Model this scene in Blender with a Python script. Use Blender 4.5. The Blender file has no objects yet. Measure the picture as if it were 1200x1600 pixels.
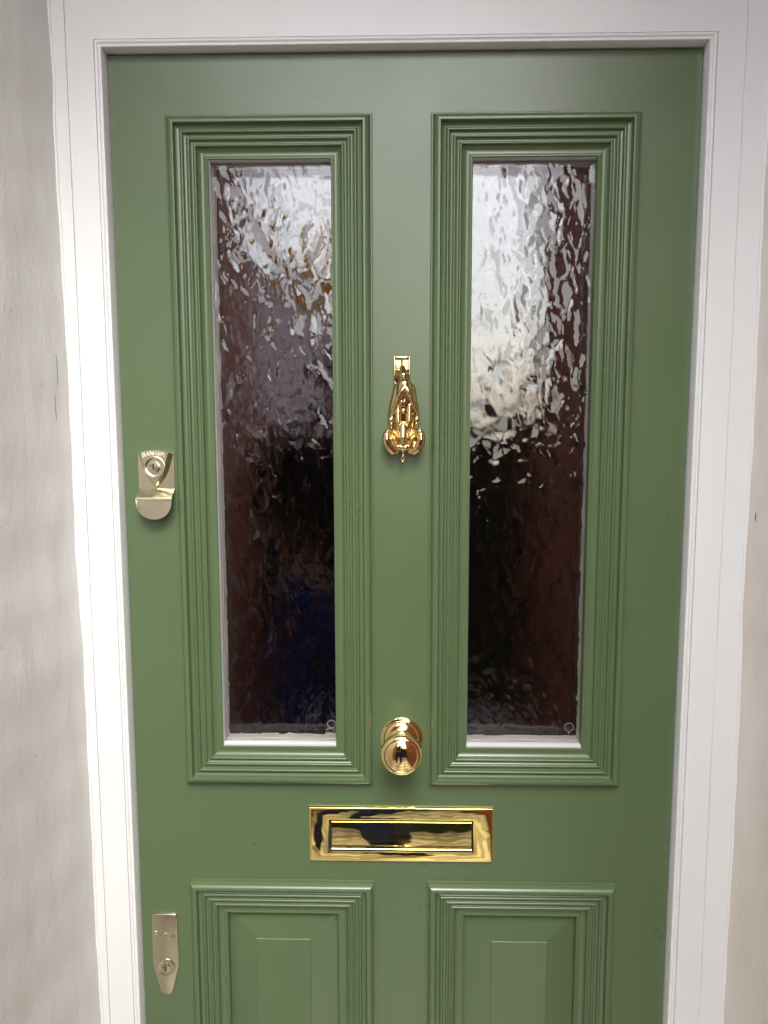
import bpy, bmesh, math, random
import numpy as np
from mathutils import Vector, Matrix
random.seed(4); RNG = np.random.RandomState(7)
S = bpy.context.scene
COL = S.collection
mm = 0.001

# ------------------------------------------------------------------ camera
cam = bpy.data.objects.new('camera', bpy.data.cameras.new('camera')); COL.objects.link(cam)
cam.data.sensor_fit = 'HORIZONTAL'; cam.data.sensor_width = 36.0
cam.data.lens = 36.0 * 1202 / 1200
cam.data.clip_start = 0.01; cam.data.clip_end = 500
def cam_axes(p, y, r):
    cp, sp, cy, sy = math.cos(p), math.sin(p), math.cos(y), math.sin(y)
    f = Vector((sy * cp, cy * cp, sp)); rt = Vector((cy, -sy, 0)); up = rt.cross(f)
    c, s = math.cos(r), math.sin(r)
    return c * rt + s * up, -s * rt + c * up, f
_r, _u, _f = cam_axes(-0.11346, -0.02212, -0.001677)
_m = Matrix((_r, _u, -_f)).transposed().to_4x4()
_m.translation = Vector((-0.00223, -1.15016, 1.5))
cam.matrix_world = _m
S.camera = cam

# ------------------------------------------------------------------ sky, sun, exposure
SUN_AZ, SUN_EL = 9.0, 48.0            # degrees to the right of straight out, and up
w = bpy.data.worlds.new('World'); S.world = w; w.use_nodes = True
nt = w.node_tree
sky = nt.nodes.new('ShaderNodeTexSky'); sky.sky_type = 'NISHITA'; sky.sun_disc = False
sky.sun_elevation = math.radians(SUN_EL); sky.sun_rotation = math.radians(180 - SUN_AZ)
sky.air_density = 1.0; sky.dust_density = 3.0; sky.ozone_density = 1.0
hs = nt.nodes.new('ShaderNodeHueSaturation'); hs.inputs['Saturation'].default_value = 0.62
nt.links.new(sky.outputs[0], hs.inputs['Color'])
nt.links.new(hs.outputs[0], nt.nodes['Background'].inputs['Color'])
nt.nodes['Background'].inputs['Strength'].default_value = 0.15
sun = bpy.data.objects.new('sun', bpy.data.lights.new('sun', 'SUN')); COL.objects.link(sun)
sun.data.energy = 0.5; sun.data.angle = math.radians(26); sun.data.color = (1.0, 0.975, 0.94)
_a, _e = math.radians(SUN_AZ), math.radians(SUN_EL)
_to = Vector((math.sin(_a) * math.cos(_e), -math.cos(_a) * math.cos(_e), math.sin(_e)))
sun.rotation_euler = _to.to_track_quat('Z', 'Y').to_euler(); sun.location = (1.5, -4, 5)
S.view_settings.view_transform = 'Standard'; S.view_settings.look = 'None'
S.view_settings.gamma = 1.0; S.view_settings.exposure = 1.93
S.cycles.use_denoising = True
S.cycles.max_bounces = 14; S.cycles.transmission_bounces = 10; S.cycles.diffuse_bounces = 6; S.cycles.glossy_bounces = 6
S.cycles.sample_clamp_indirect = 8.0

# ------------------------------------------------------------------ materials
def mat(name, col, rough=0.5, metal=0.0, **kw):
    m = bpy.data.materials.new(name); m.use_nodes = True
    b = m.node_tree.nodes['Principled BSDF']
    b.inputs['Base Color'].default_value = (*col, 1); b.inputs['Roughness'].default_value = rough
    b.inputs['Metallic'].default_value = metal
    for k, v in kw.items(): b.inputs[k.replace('_', ' ')].default_value = v
    return m
def N(m, t): return m.node_tree.nodes.new(t)
def L(m, a, b): m.node_tree.links.new(a, b)
def noise(m, scale, vec=(1, 1, 1), detail=4, rough=0.55, loc=(0, 0, 0)):
    tc = N(m, 'ShaderNodeTexCoord'); mp = N(m, 'ShaderNodeMapping')
    mp.inputs['Scale'].default_value = vec; mp.inputs['Location'].default_value = loc
    n = N(m, 'ShaderNodeTexNoise'); n.inputs['Scale'].default_value = scale
    n.inputs['Detail'].default_value = detail; n.inputs['Roughness'].default_value = rough
    L(m, tc.outputs['Object'], mp.inputs[0]); L(m, mp.outputs[0], n.inputs['Vector'])
    return n
def ramp(m, src, stops):
    r = N(m, 'ShaderNodeValToRGB')
    e = r.color_ramp.elements
    while len(e) < len(stops): e.new(0.5)
    for i, (p, c) in enumerate(stops):
        e[i].position = p; e[i].color = (*c, 1) if len(c) == 3 else c
    L(m, src, r.inputs[0]); return r
def bump(m, srcs, prev=None):
    for src, dist in srcs:
        b = N(m, 'ShaderNodeBump'); b.inputs['Distance'].default_value = dist
        L(m, src, b.inputs['Height'])
        if prev: L(m, prev, b.inputs['Normal'])
        prev = b.outputs[0]
    L(m, prev, m.node_tree.nodes['Principled BSDF'].inputs['Normal'])
def green_paint(name, vec, grain_h=0.00014):
    m = mat(name, (0.078, 0.123, 0.056), 0.36)
    m.node_tree.nodes['Principled BSDF'].inputs['Specular IOR Level'].default_value = 0.62
    b = m.node_tree.nodes['Principled BSDF']
    n = noise(m, 6, (1, 1, 1), 3)
    r = ramp(m, n.outputs[0], [(0.3, (0.075, 0.119, 0.054)), (0.7, (0.081, 0.127, 0.058))])
    L(m, r.outputs[0], b.inputs['Base Color'])
    n2 = noise(m, 9, (1, 1, 1), 4)
    rr = ramp(m, n2.outputs[0], [(0.3, (0.27,) * 3), (0.75, (0.34,) * 3)]); L(m, rr.outputs[0], b.inputs['Roughness'])
    grain = noise(m, 60, vec, 5, 0.6); peel = noise(m, 900, (1, 1, 1), 2); nib = ramp(m, noise(m, 150, (1, 1, 1), 1).outputs[0], [(0.74, (0,) * 3), (0.80, (1,) * 3)]); wave = noise(m, 14, (1, 1, 1), 2)
    bump(m, [(wave.outputs[0], 0.00030), (grain.outputs[0], grain_h), (peel.outputs[0], 0.00002), (nib.outputs[0], 0.00005)])
    return m
GREEN_V = green_paint('green_paint_vertical_brush', (9, 9, 0.35))
GREEN_H = green_paint('green_paint_level_brush', (0.35, 9, 9))
GREEN_M = green_paint('green_moulding_paint', (3, 3, 3), 0.00001)
WHITE = mat('white_gloss_paint', (0.80, 0.795, 0.775), 0.38)
_n = noise(WHITE, 10, (1, 1, 1), 3); _p = noise(WHITE, 420, (1, 1, 1), 3); _g = noise(WHITE, 70, (8, 8, 0.5), 4)
L(WHITE, ramp(WHITE, _n.outputs[0], [(0.3, (0.640, 0.662, 0.660)), (0.7, (0.665, 0.688, 0.688))]).outputs[0],
  WHITE.node_tree.nodes['Principled BSDF'].inputs['Base Color'])
bump(WHITE, [(_n.outputs[0], 0.0006), (_p.outputs[0], 0.00008)])
WHITE_B = mat('white_bead_paint', (0.665, 0.688, 0.688), 0.34)
bump(WHITE_B, [(noise(WHITE_B, 300, (1, 1, 1), 2).outputs[0], 0.00004)])

def plaster(name, ca, cb, cc):
    m = mat(name, ca, 0.85)
    b = m.node_tree.nodes['Principled BSDF']
    n1 = noise(m, 7, (2.2, 2.2, 0.5), 6, 0.6); n2 = noise(m, 14, (2.4, 2.4, 0.5), 5, 0.65, (3, 1, 2)); n3 = noise(m, 350, (1, 1, 1), 3)
    r1 = ramp(m, n1.outputs[0], [(0.30, ca), (0.52, cb), (0.72, cc)])
    r2 = ramp(m, n2.outputs[0], [(0.35, (0.86, 0.85, 0.83)), (0.62, (1, 1, 1))])
    mx = N(m, 'ShaderNodeMix'); mx.data_type = 'RGBA'; mx.blend_type = 'MULTIPLY'; mx.inputs[0].default_value = 0.45
    L(m, r1.outputs[0], mx.inputs[6]); L(m, r2.outputs[0], mx.inputs[7])
    L(m, mx.outputs[2], b.inputs['Base Color'])
    n4 = noise(m, 120, (1, 1, 1), 6, 0.7, (7, 2, 4)); pit = ramp(m, n4.outputs[0], [(0.28, (0,) * 3), (0.36, (1,) * 3)])
    bump(m, [(n1.outputs[0], 0.0010), (n4.outputs[0], 0.0007), (pit.outputs[0], 0.0006), (n2.outputs[0], 0.0010), (n3.outputs[0], 0.0003)])
    return m
PLASTER_L = plaster('grey_plaster', (0.63, 0.64, 0.62), (0.67, 0.682, 0.665), (0.70, 0.707, 0.693))
PLASTER_R = plaster('buff_plaster', (0.68, 0.64, 0.585), (0.72, 0.685, 0.635), (0.75, 0.715, 0.67))
CRACK = mat('dark_crack', (0.05, 0.042, 0.035), 0.9)
CAULK = mat('white_caulk', (0.69, 0.695, 0.685), 0.45)

def brass(name, col, rough, waves=()):
    m = mat(name, col, rough, 1.0)
    if waves: bump(m, [(noise(m, s, v, d).outputs[0], a) for s, v, d, a in waves])
    return m
BRASS = brass('polished_brass', (0.94, 0.75, 0.36), 0.07, [(40, (1, 1, 1), 2, 0.00015)])
BRASS_PLATE = brass('hand_polished_brass', (0.98, 0.81, 0.31), 0.05, [(42, (1, 1, 1), 0, 0.0005), (13, (1, 1, 1), 0, 0.0014)])
BRASS_KNOCK = brass('cast_brass', (0.68, 0.53, 0.26), 0.14, [(260, (1, 1, 1), 3, 0.0003)])
SATIN = brass('champagne_brass', (0.66, 0.63, 0.46), 0.22, [(500, (1, 1, 1), 2, 0.00004)])
LETTER = brass('letter_glint_colour', (0.93, 0.89, 0.74), 0.5)  # paler than the plate: a bright reflection put into the letter colour
DARK = mat('keyway_black', (0.01, 0.01, 0.01), 0.6)
TAPE = mat('silver_glazing_tape', (0.54, 0.55, 0.58), 0.4)
SPACER = mat('pale_spacer', (0.66, 0.64, 0.58), 0.55)
GLASS = mat('textured_glass', (1, 1, 1), 0.0, 0.0, Transmission_Weight=1.0, IOR=1.55)
GLASS2 = mat('clear_glass', (0.97, 0.98, 0.97), 0.0, 0.0, Transmission_Weight=1.0, IOR=1.5)
ETCH = mat('etched_white_mark', (0.20, 0.20, 0.20), 0.7)

# ------------------------------------------------------------------ helpers
def link_mesh(name, verts, faces, m, parent=None, smooth=None, mats=None):
    me = bpy.data.meshes.new(name); me.from_pydata([tuple(v) for v in verts], [], faces); me.update()
    return link(name, me, m, parent, smooth)
def link(name, me, m, parent=None, smooth=None):
    if m: me.materials.append(m)
    if smooth is not None:
        me.polygons.foreach_set('use_smooth', [True] * len(me.polygons))
        me.set_sharp_from_angle(angle=math.radians(smooth))
    o = bpy.data.objects.new(name, me); COL.objects.link(o)
    if parent: o.parent = parent
    return o
def tag(o, label=None, cat=None, group=None, kind=None):
    for k, v in (('label', label), ('category', cat), ('group', group), ('kind', kind)):
        if v: o[k] = v
    return o
def empty(name, loc=(0, 0, 0)):
    o = bpy.data.objects.new(name, None); COL.objects.link(o); o.location = loc; o.empty_display_size = 0.05; return o
def box_bm(bm, x0, x1, y0, y1, z0, z1, bev=0.0):
    r = bmesh.ops.create_cube(bm, size=1)
    for v in r['verts']:
        v.co = Vector(((x0 + x1) / 2 + v.co.x * (x1 - x0), (y0 + y1) / 2 + v.co.y * (y1 - y0), (z0 + z1) / 2 + v.co.z * (z1 - z0)))
    if bev:
        es = list({e for v in r['verts'] for e in v.link_edges})
        bmesh.ops.bevel(bm, geom=es, offset=bev, segments=2, profile=0.5, affect='EDGES')
def bm_obj(name, bm, m, parent=None, smooth=None):
    bmesh.ops.recalc_face_normals(bm, faces=bm.faces[:])
    me = bpy.data.meshes.new(name); bm.to_mesh(me); bm.free()
    return link(name, me, m, parent, smooth)
def box(name, x0, x1, y0, y1, z0, z1, m, parent=None, bev=0.0):
    bm = bmesh.new(); box_bm(bm, x0, x1, y0, y1, z0, z1, bev)
    return bm_obj(name, bm, m, parent, 40 if bev else None)
def lathe_bm(bm, prof, cx, cz, seg=96, axis_y=True):
    """prof: (radius, height out of the door) pairs, swept round an axis through (cx, cz) pointing out (-y)."""
    rings = []
    for r, h in prof:
        if r < 1e-6: rings.append([bm.verts.new((cx, -h, cz))])
        else: rings.append([bm.verts.new((cx + r * math.cos(2 * math.pi * k / seg), -h, cz + r * math.sin(2 * math.pi * k / seg))) for k in range(seg)])
    for a, b in zip(rings, rings[1:]):
        for k in range(seg):
            k2 = (k + 1) % seg
            if len(a) == 1 and len(b) == 1: continue
            if len(a) == 1: bm.faces.new((a[0], b[k], b[k2]))
            elif len(b) == 1: bm.faces.new((a[k], a[k2], b[0]))
            else: bm.faces.new((a[k], a[k2], b[k2], b[k]))
def lathe(name, prof, cx, cz, m, parent=None, seg=96, smooth=38):
    bm = bmesh.new(); lathe_bm(bm, prof, cx, cz, seg); return bm_obj(name, bm, m, parent, smooth)
def member(name, rect, prof, side, m, parent=None, y0=0.0, smooth=32):
    """One mitred length of a moulding frame round rect; prof = (inset from the outer edge, height) in mm, closed."""
    x0, x1, z0, z1 = rect
    A, B = [], []
    for u, h in prof:
        u *= mm; y = y0 - h * mm
        c = {'bl': (x0 + u, y, z0 + u), 'br': (x1 - u, y, z0 + u), 'tl': (x0 + u, y, z1 - u), 'tr': (x1 - u, y, z1 - u)}
        a, b = {'left': ('bl', 'tl'), 'right': ('br', 'tr'), 'top': ('tl', 'tr'), 'bottom': ('bl', 'br')}[side]
        A.append(c[a]); B.append(c[b])
    n = len(prof); bm = bmesh.new()
    va = [bm.verts.new(p) for p in A]; vb = [bm.verts.new(p) for p in B]
    for i in range(n):
        j = (i + 1) % n
        bm.faces.new((va[i], va[j], vb[j], vb[i]))
    bm.faces.new(va); bm.faces.new(vb)
    return bm_obj(name, bm, m, parent, smooth)
def arc(cx, cy, r, a0, a1, n):
    return [(cx + r * math.cos(math.radians(a0 + (a1 - a0) * k / n)), cy + r * math.sin(math.radians(a0 + (a1 - a0) * k / n))) for k in range(n + 1)]
def outline_plate_bm(bm, pts, y_back, y_front, bev):
    """closed outline in (x, z), extruded towards the viewer with a small rounded front edge"""
    vs = [bm.verts.new((x, y_back, z)) for x, z in pts]
    f = bm.faces.new(vs)
    r = bmesh.ops.extrude_face_region(bm, geom=[f])
    nv = [g for g in r['geom'] if isinstance(g, bmesh.types.BMVert)]
    for v in nv: v.co.y = y_front
    s = set(nv)
    es = [e for e in bm.edges if e.verts[0] in s and e.verts[1] in s]
    if bev: bmesh.ops.bevel(bm, geom=es, offset=bev, segments=3, profile=0.5, affect='EDGES', clamp_overlap=True)

# ------------------------------------------------------------------ numpy noise for the glass
def perlin(x, y, seed=0):
    rs = np.random.RandomState(seed); p = rs.permutation(512); p = np.concatenate([p, p, p])
    ang = rs.rand(512) * 2 * np.pi; gx, gy = np.cos(ang), np.sin(ang)
    xi, yi = np.floor(x).astype(int), np.floor(y).astype(int); xf, yf = x - xi, y - yi
    u = xf ** 3 * (xf * (xf * 6 - 15) + 10); v = yf ** 3 * (yf * (yf * 6 - 15) + 10)
    def g(i, j):
        h = p[(p[(xi + i) & 511] + yi + j) & 511]
        return gx[h] * (xf - i) + gy[h] * (yf - j)
    a = g(0, 0) * (1 - u) + g(1, 0) * u; b = g(0, 1) * (1 - u) + g(1, 1) * u
    return (a * (1 - v) + b * v) * 1.5
def worley(x, y, seed=0, sharp=14.0):
    """smooth distance to scattered points: rounded scallops with ridges between"""
    rs = np.random.RandomState(seed); jx, jy = rs.rand(64, 64), rs.rand(64, 64)
    xi, yi = np.floor(x).astype(int), np.floor(y).astype(int)
    acc = np.zeros_like(x)
    for i in (-1, 0, 1):
        for j in (-1, 0, 1):
            cx, cy = xi + i, yi + j
            dx = cx + jx[cx & 63, cy & 63] - x; dy = cy + jy[cx & 63, cy & 63] - y
            acc += np.exp(-sharp * (dx * dx + dy * dy))
    return -np.log(acc + 1e-12) / sharp
def glass_height(X, Z, seed):
    """mm of relief; X, Z in mm"""
    wx = 5.0 * perlin(X / 24, Z / 30, seed + 1) + 0.8 * perlin(X / 7, Z / 8, seed + 2)
    wz = 7.0 * perlin(X / 26, Z / 34, seed + 3) + 0.9 * perlin(X / 7.5, Z / 9, seed + 4)
    x, z = X + wx, Z + wz
    c1 = worley(x / 15.5, z / 22.0, seed + 5, 6.0)
    c2 = worley((x + 0.25 * z) / 8.0, z / 11.0, seed + 6, 6.0)
    f = perlin(x / 2.7, z / 3.3, seed + 7)
    big = perlin(X / 30, Z / 46, seed + 8)
    rough = np.clip(0.55 + 0.9 * perlin(X / 18, Z / 26, seed + 9), 0.15, 1.0)
    return 1.25 * c1 + rough * (0.46 * c2 + 0.040 * f) + 0.45 * big
def glass_pane(name, x0, x1, z0, z1, y, thick, seed, parent):
    st = 0.85
    nx, nz = int((x1 - x0) / mm / st) + 1, int((z1 - z0) / mm / st) + 1
    gx, gz = np.linspace(x0, x1, nx), np.linspace(z0, z1, nz)
    X, Z = np.meshgrid(gx, gz)
    H = glass_height(X / mm + 700, Z / mm, seed); H -= H.mean()
    V = np.stack([X, y - H * mm, Z], -1).reshape(-1, 3)
    idx = np.arange(nx * nz).reshape(nz, nx)
    F = np.stack([idx[:-1, :-1], idx[:-1, 1:], idx[1:, 1:], idx[1:, :-1]], -1).reshape(-1, 4)
    base = nx * nz
    ring = np.concatenate([idx[0, :-1], idx[:-1, -1], idx[-1, :0:-1], idx[:0:-1, 0]])
    back = V[ring].copy(); back[:, 1] = y + thick
    V = np.concatenate([V, back]); nb = len(ring); bi = base + np.arange(nb)
    side = np.stack([ring, bi, np.roll(bi, -1), np.roll(ring, -1)], -1)
    me = bpy.data.meshes.new(name)
    nf = len(F) + len(side)
    me.vertices.add(len(V)); me.vertices.foreach_set('co', V.ravel())
    loops = np.concatenate([F.ravel(), side.ravel(), bi[::-1]])
    me.loops.add(len(loops)); me.loops.foreach_set('vertex_index', loops)
    me.polygons.add(nf + 1)
    starts = np.concatenate([np.arange(nf) * 4, [nf * 4]])
    me.polygons.foreach_set('loop_start', starts)
    sm = np.zeros(nf + 1, bool); sm[:len(F)] = True
    me.polygons.foreach_set('use_smooth', sm)
    me.update(calc_edges=True); me.validate()
    return link(name, me, GLASS, parent)

# ================================================================== the door
DX, DTOP, DBOT = 0.4190, 2.0205, 0.012
TH = 0.044
door = tag(empty('front_door', (0, 0, DBOT)), 'sage green panelled front door with two textured glass panes and brass fittings', 'door', kind='thing')
door_inv = Matrix.Translation((0, 0, -DBOT))
def D(o):            # parts are modelled in place; this keeps them there under the door's origin
    o.location = (0, 0, -DBOT); return o
RL = (-0.3400, -0.0435, 0.9395, 1.9388)      # outer edge of the left upper moulding
RR = (0.0402, 0.3376, 0.9395, 1.9388)
PL = (-0.3400, -0.0425, 0.225, 0.7790)       # the lower panels
PR = (0.0388, 0.3376, 0.225, 0.7790)
g = 0.00001
in_ = 0.014                                  # the timber openings hide this far under the mouldings
def tim(name, x0, x1, z0, z1, m):
    return D(box(name, x0 + g, x1 - g, 0, TH, z0 + g, z1 - g, m, door))
tim('stile', -DX, RL[0] + in_, DBOT, DTOP, GREEN_V); tim('stile', RR[1] - in_, DX, DBOT, DTOP, GREEN_V)
xa, xb = RL[0] + in_, RR[1] - in_
tim('top_rail', xa, xb, RL[3] - in_, DTOP, GREEN_H)
tim('lock_rail', xa, xb, PL[3] - in_, RL[2] + in_, GREEN_H)
tim('bottom_rail', xa, xb, DBOT, PL[2] + in_, GREEN_H)
tim('muntin', RL[1] - in_, RR[0] + in_, RL[2] + in_, RL[3] - in_, GREEN_V)
tim('muntin', PL[1] - in_, PR[0] + in_, PL[2] + in_, PL[3] - in_, GREEN_V)

# bolection moulding profile: inset from its outer edge, height above the door face (mm)
BOL = [(0.0, -1.0), (0.0, 2.6), (0.3, 3.2), (0.9, 3.4), (2.6, 3.4)] + \
      [(3.0 + 7.6 * (1 - math.cos(math.radians(t))), 4.2 + 9.3 * math.sin(math.radians(t))) for t in (0, 18, 36, 54, 72, 90)] + \
      [(12.6, 13.6), (13.4, 13.2), (13.8, 12.4), (14.0, 9.6)] + \
      [(14.3, 7.6), (15.6, 5.6), (17.8, 4.6), (20.4, 4.4), (21.7, 5.2)] + \
      arc(24.0, 6.6, 2.0, 170, 10, 7) + \
      [(26.1, 5.2), (26.9, 3.9), (28.8, 3.3), (30.4, 3.4), (31.4, 4.1)] + \
      arc(33.4, 5.0, 1.9, 170, 10, 7) + \
      [(35.4, 3.8), (36.2, 2.9), (38.0, 2.3), (39.3, 2.4), (40.3, 3.1)] + \
      arc(42.2, 3.8, 1.75, 165, 0, 7) + \
      [(44.1, 1.6), (45.6, -0.8), (48.2, -2.6), (51.6, -3.2), (55.0, -2.5), (57.4, -1.2), (58.8, -1.2), (59.6, -2.0), (60.0, -3.4), (60.0, -18.0), (15.0, -18.0), (15.0, -1.0)]
for R_ in (RL, RR):
    for s in ('left', 'right', 'top', 'bottom'):
        D(member('moulding', R_, BOL, s, GREEN_M, door))
BOL2 = BOL[:-4] + [(60.0, -4.5), (60.0, -13.0), (15.0, -13.0), (15.0, -1.0)]
for R_ in (PL, PR):
    for s in ('left', 'right', 'top', 'bottom'):
        D(member('moulding', R_, BOL2, s, GREEN_M, door))
# raised and fielded lower panels
for R_ in (PL, PR):
    x0, x1, z0, z1 = R_
    pr = [(50, -14.0), (61.0, -13.5), (104.6, -5.0), (104.9, -3.2), (105.3, -2.8), (106.2, -2.7)]
    bm = bmesh.new(); loops = []
    for u, h in pr + [(50, -20)]:
        u *= mm; y = -h * mm
        loops.append([bm.verts.new(p) for p in ((x0 + u, y, z0 + u), (x1 - u, y, z0 + u), (x1 - u, y, z1 - u), (x0 + u, y, z1 - u))])
    for a, b in zip(loops[:-1], loops[1:-1]):
        for k in range(4): bm.faces.new((a[k], a[(k + 1) % 4], b[(k + 1) % 4], b[k]))
    bm.faces.new(loops[-2]); bm.faces.new(loops[-1])
    for k in range(4): bm.faces.new((loops[0][k], loops[0][(k + 1) % 4], loops[-1][(k + 1) % 4], loops[-1][k]))
    D(bm_obj('raised_panel', bm, GREEN_V, door, 1.0))

# glazing: textured outer pane, silver tape in front of it, pale spacer behind it, clear inner pane
GY = 0.0165
def ring_bm(bm, cx, cz, r, t, y, a0=0, a1=360, seg=28):
    n = max(4, int(seg * (a1 - a0) / 360)); pr = []
    for k in range(n + 1):
        a = math.radians(a0 + (a1 - a0) * k / n); row = []
        for q in range(6):
            b = 2 * math.pi * q / 6; rr = r + t * math.cos(b)
            row.append(bm.verts.new((cx + rr * math.cos(a), y + t * math.sin(b), cz + rr * math.sin(a))))
        pr.append(row)
    for a, b in zip(pr, pr[1:]):
        for q in range(6): bm.faces.new((a[q], a[(q + 1) % 6], b[(q + 1) % 6], b[q]))
for which, R_ in (('l', RL), ('r', RR)):
    x0, x1, z0, z1 = R_[0] + 0.060, R_[1] - 0.0575, R_[2] + 0.0630, R_[3] - 0.0600
    e = 0.009
    pane = D(glass_pane('glass_pane', x0 - e, x1 + e, z0 - e, z1 + e, GY, 0.0045, 11 if which == 'l' else 57, door))
    pane['label'] = ('hammered glass pane dark over most of its height, pale at the upper right' if which == 'l'
                     else 'hammered glass pane bright white at its upper left, red brown at the right')
    for s in ('left', 'right', 'top', 'bottom'):
        rect = (x0 - 0.004, x1 + 0.004, z0 - 0.004, z1 + 0.004)
        member('glazing_tape', rect, [(0, -3.5), (4.0, -3.5), (4.6, -5), (5.4, -14.0), (5.0, -15.0), (0, -15.0)], s, TAPE, pane)
        member('spacer_bar', rect, [(0, -22.5), (4.6, -22.5), (5.4, -23.2), (5.4, -43.0), (4.6, -43.8), (0, -43.8)], s, SPACER, pane)
    box('inner_pane', x0 - e, x1 + e, 0.0440, 0.0482, z0 - e, z1 + e, GLASS2, pane)
    bm = bmesh.new(); ym = GY - 0.0022
    if which == 'l':
        ring_bm(bm, x1 - 0.0105, z0 + 0.0285, 0.0062, 0.00045, ym); ring_bm(bm, x1 - 0.0125, z0 + 0.0145, 0.0068, 0.00045, ym, 5, 175)
        box_bm(bm, x1 - 0.0198, x1 - 0.0188, ym - 0.0004, ym + 0.0004, z0 + 0.0115, z0 + 0.0150)
        box_bm(bm, x1 - 0.0062, x1 - 0.0052, ym - 0.0004, ym + 0.0004, z0 + 0.0115, z0 + 0.0150)
    else:
        ring_bm(bm, x1 - 0.0190, z0 + 0.0260, 0.0068, 0.00045, ym)
        box_bm(bm, x1 - 0.0195, x1 - 0.0185, ym - 0.0004, ym + 0.0004, z0 + 0.0150, z0 + 0.0186)
        box_bm(bm, x1 - 0.0110, x1 - 0.0085, ym - 0.0004, ym + 0.0004, z0 + 0.0225, z0 + 0.0232)
    bm_obj('etched_mark', bm, ETCH, pane)

# ------------------------------------------------------------------ door knob
KX, KZ = -0.0010, 1.0155
rose = [(0.0, 0.0005), (33.0, 0.0), (33.2, 1.2), (32.6, 2.6), (31.0, 3.4), (28.6, 3.6), (27.6, 4.2), (27.2, 5.4), (26.2, 7.0), (23.5, 8.4), (20.0, 9.4),
        (17.0, 10.2), (15.4, 11.5), (14.8, 13.5), (0, 13.5)]
neck = [(14.2, 12.0), (13.0, 16.0), (11.6, 21.0), (11.0, 26.0), (11.4, 32.0), (13.0, 37.0), (16.5, 41.0)]
head = [(16.4, 40.5), (21.5, 44.0), (26.5, 48.0), (29.6, 52.5), (31.0, 57.0), (31.3, 61.0), (30.8, 64.2), (29.4, 66.8), (27.4, 68.5), (25.4, 69.4), (24.6, 69.4),
        (24.1, 69.0), (23.6, 69.4), (22.5, 70.4), (19, 72.2), (14.5, 73.8), (9.5, 74.9), (4.5, 75.5), (0, 75.7)]
sc_ = lambda pr: [(r * mm, h * mm) for r, h in pr]
knob = D(lathe('door_knob', sc_(neck + head[1:]), KX, KZ, BRASS, door, 128, 50))
knob['label'] = 'round polished brass knob on a stepped rose in the middle of the door'
lathe('rose', sc_(rose), KX, KZ, BRASS, knob, 128, 40)

# ------------------------------------------------------------------ letter plate
PX0, PX1, PZ0, PZ1 = -0.1470, 0.1432, 0.8125, 0.9030
FX0, FX1, FZ0, FZ1 = -0.1140, 0.1105, 0.8310, 0.8815
def loop_rect(bm, x0, x1, z0, z1, y, n=1): return [bm.verts.new(p) for p in ((x0, y, z0), (x1, y, z0), (x1, y, z1), (x0, y, z1))]
bm = bmesh.new(); ls = []
for d, y in ((0, 0.0), (0, -0.0022), (0.0012, -0.0042), (0.0028, -0.0052), (0.0046, -0.0056)):
    ls.append(loop_rect(bm, PX0 + d, PX1 - d, PZ0 + d, PZ1 - d, y))
for d, y in ((0.0030, -0.0056), (0.0012, -0.0052), (0.0004, -0.0040), (0.0004, 0.0)):
    ls.append(loop_rect(bm, FX0 - d, FX1 + d, FZ0 - d, FZ1 + d, y))
for a, b in zip(ls, ls[1:]):
    for k in range(4): bm.faces.new((a[k], a[(k + 1) % 4], b[(k + 1) % 4], b[k]))
plate = D(bm_obj('letter_plate', bm, BRASS_PLATE, door, 25))
plate['label'] = 'wide polished brass letter plate with a hinged flap on the lock rail'
fl = [(FZ1 - 0.0012, 0.0010), (FZ1 - 0.0014, -0.0062), (FZ1 - 0.0018, -0.0071), (FZ1 - 0.0030, -0.0075), (FZ0 + 0.0116, -0.0074), (FZ0 + 0.0108, -0.0090), (FZ0 + 0.0100, -0.0102),
      (FZ0 + 0.0072, -0.0105), (FZ0 + 0.0066, -0.0098), (FZ0 + 0.0058, -0.0106), (FZ0 + 0.0030, -0.0112), (FZ0 + 0.0012, -0.0106), (FZ0 + 0.0006, -0.0090), (FZ0 + 0.0014, 0.0010)]
bm = bmesh.new()
va = [bm.verts.new((FX0 + 0.0035, y, z)) for z, y in fl]; vb = [bm.verts.new((FX1 - 0.0020, y, z)) for z, y in fl]
for i in range(len(fl)): bm.faces.new((va[i], va[(i + 1) % len(fl)], vb[(i + 1) % len(fl)], vb[i]))
bm.faces.new(va); bm.faces.new(vb)
bm_obj('flap', bm, BRASS_PLATE, plate, 30)
bm = bmesh.new()
box_bm(bm, FX0 - 0.0003, FX1 + 0.0003, -0.0009, 0.0, FZ0 - 0.0003, FZ1 + 0.0003)
bm_obj('slot_back', bm, DARK, plate)

# ------------------------------------------------------------------ lettering
def text_mesh(ch):
    cu = bpy.data.curves.new('letter', 'FONT'); cu.body = ch; cu.size = 1.0; cu.extrude = 0.0; cu.align_x = 'CENTER'; cu.resolution_u = 3
    cu.offset = 0.022
    o = bpy.data.objects.new('letter', cu); COL.objects.link(o)
    dg = bpy.context.evaluated_depsgraph_get(); me = bpy.data.meshes.new_from_object(o.evaluated_get(dg))
    bpy.data.objects.remove(o); bpy.data.curves.remove(cu)
    co = np.empty(len(me.vertices) * 3); me.vertices.foreach_get('co', co); co = co.reshape(-1, 3)
    fs = [tuple(p.vertices) for p in me.polygons]; bpy.data.meshes.remove(me)
    co[:, 0] -= (co[:, 0].min() + co[:, 0].max()) / 2
    co[:, 0] /= max(1e-6, np.ptp(co[:, 0])); co[:, 1] -= co[:, 1].min(); co[:, 1] /= np.ptp(co[:, 1])
    return co, fs
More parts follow.
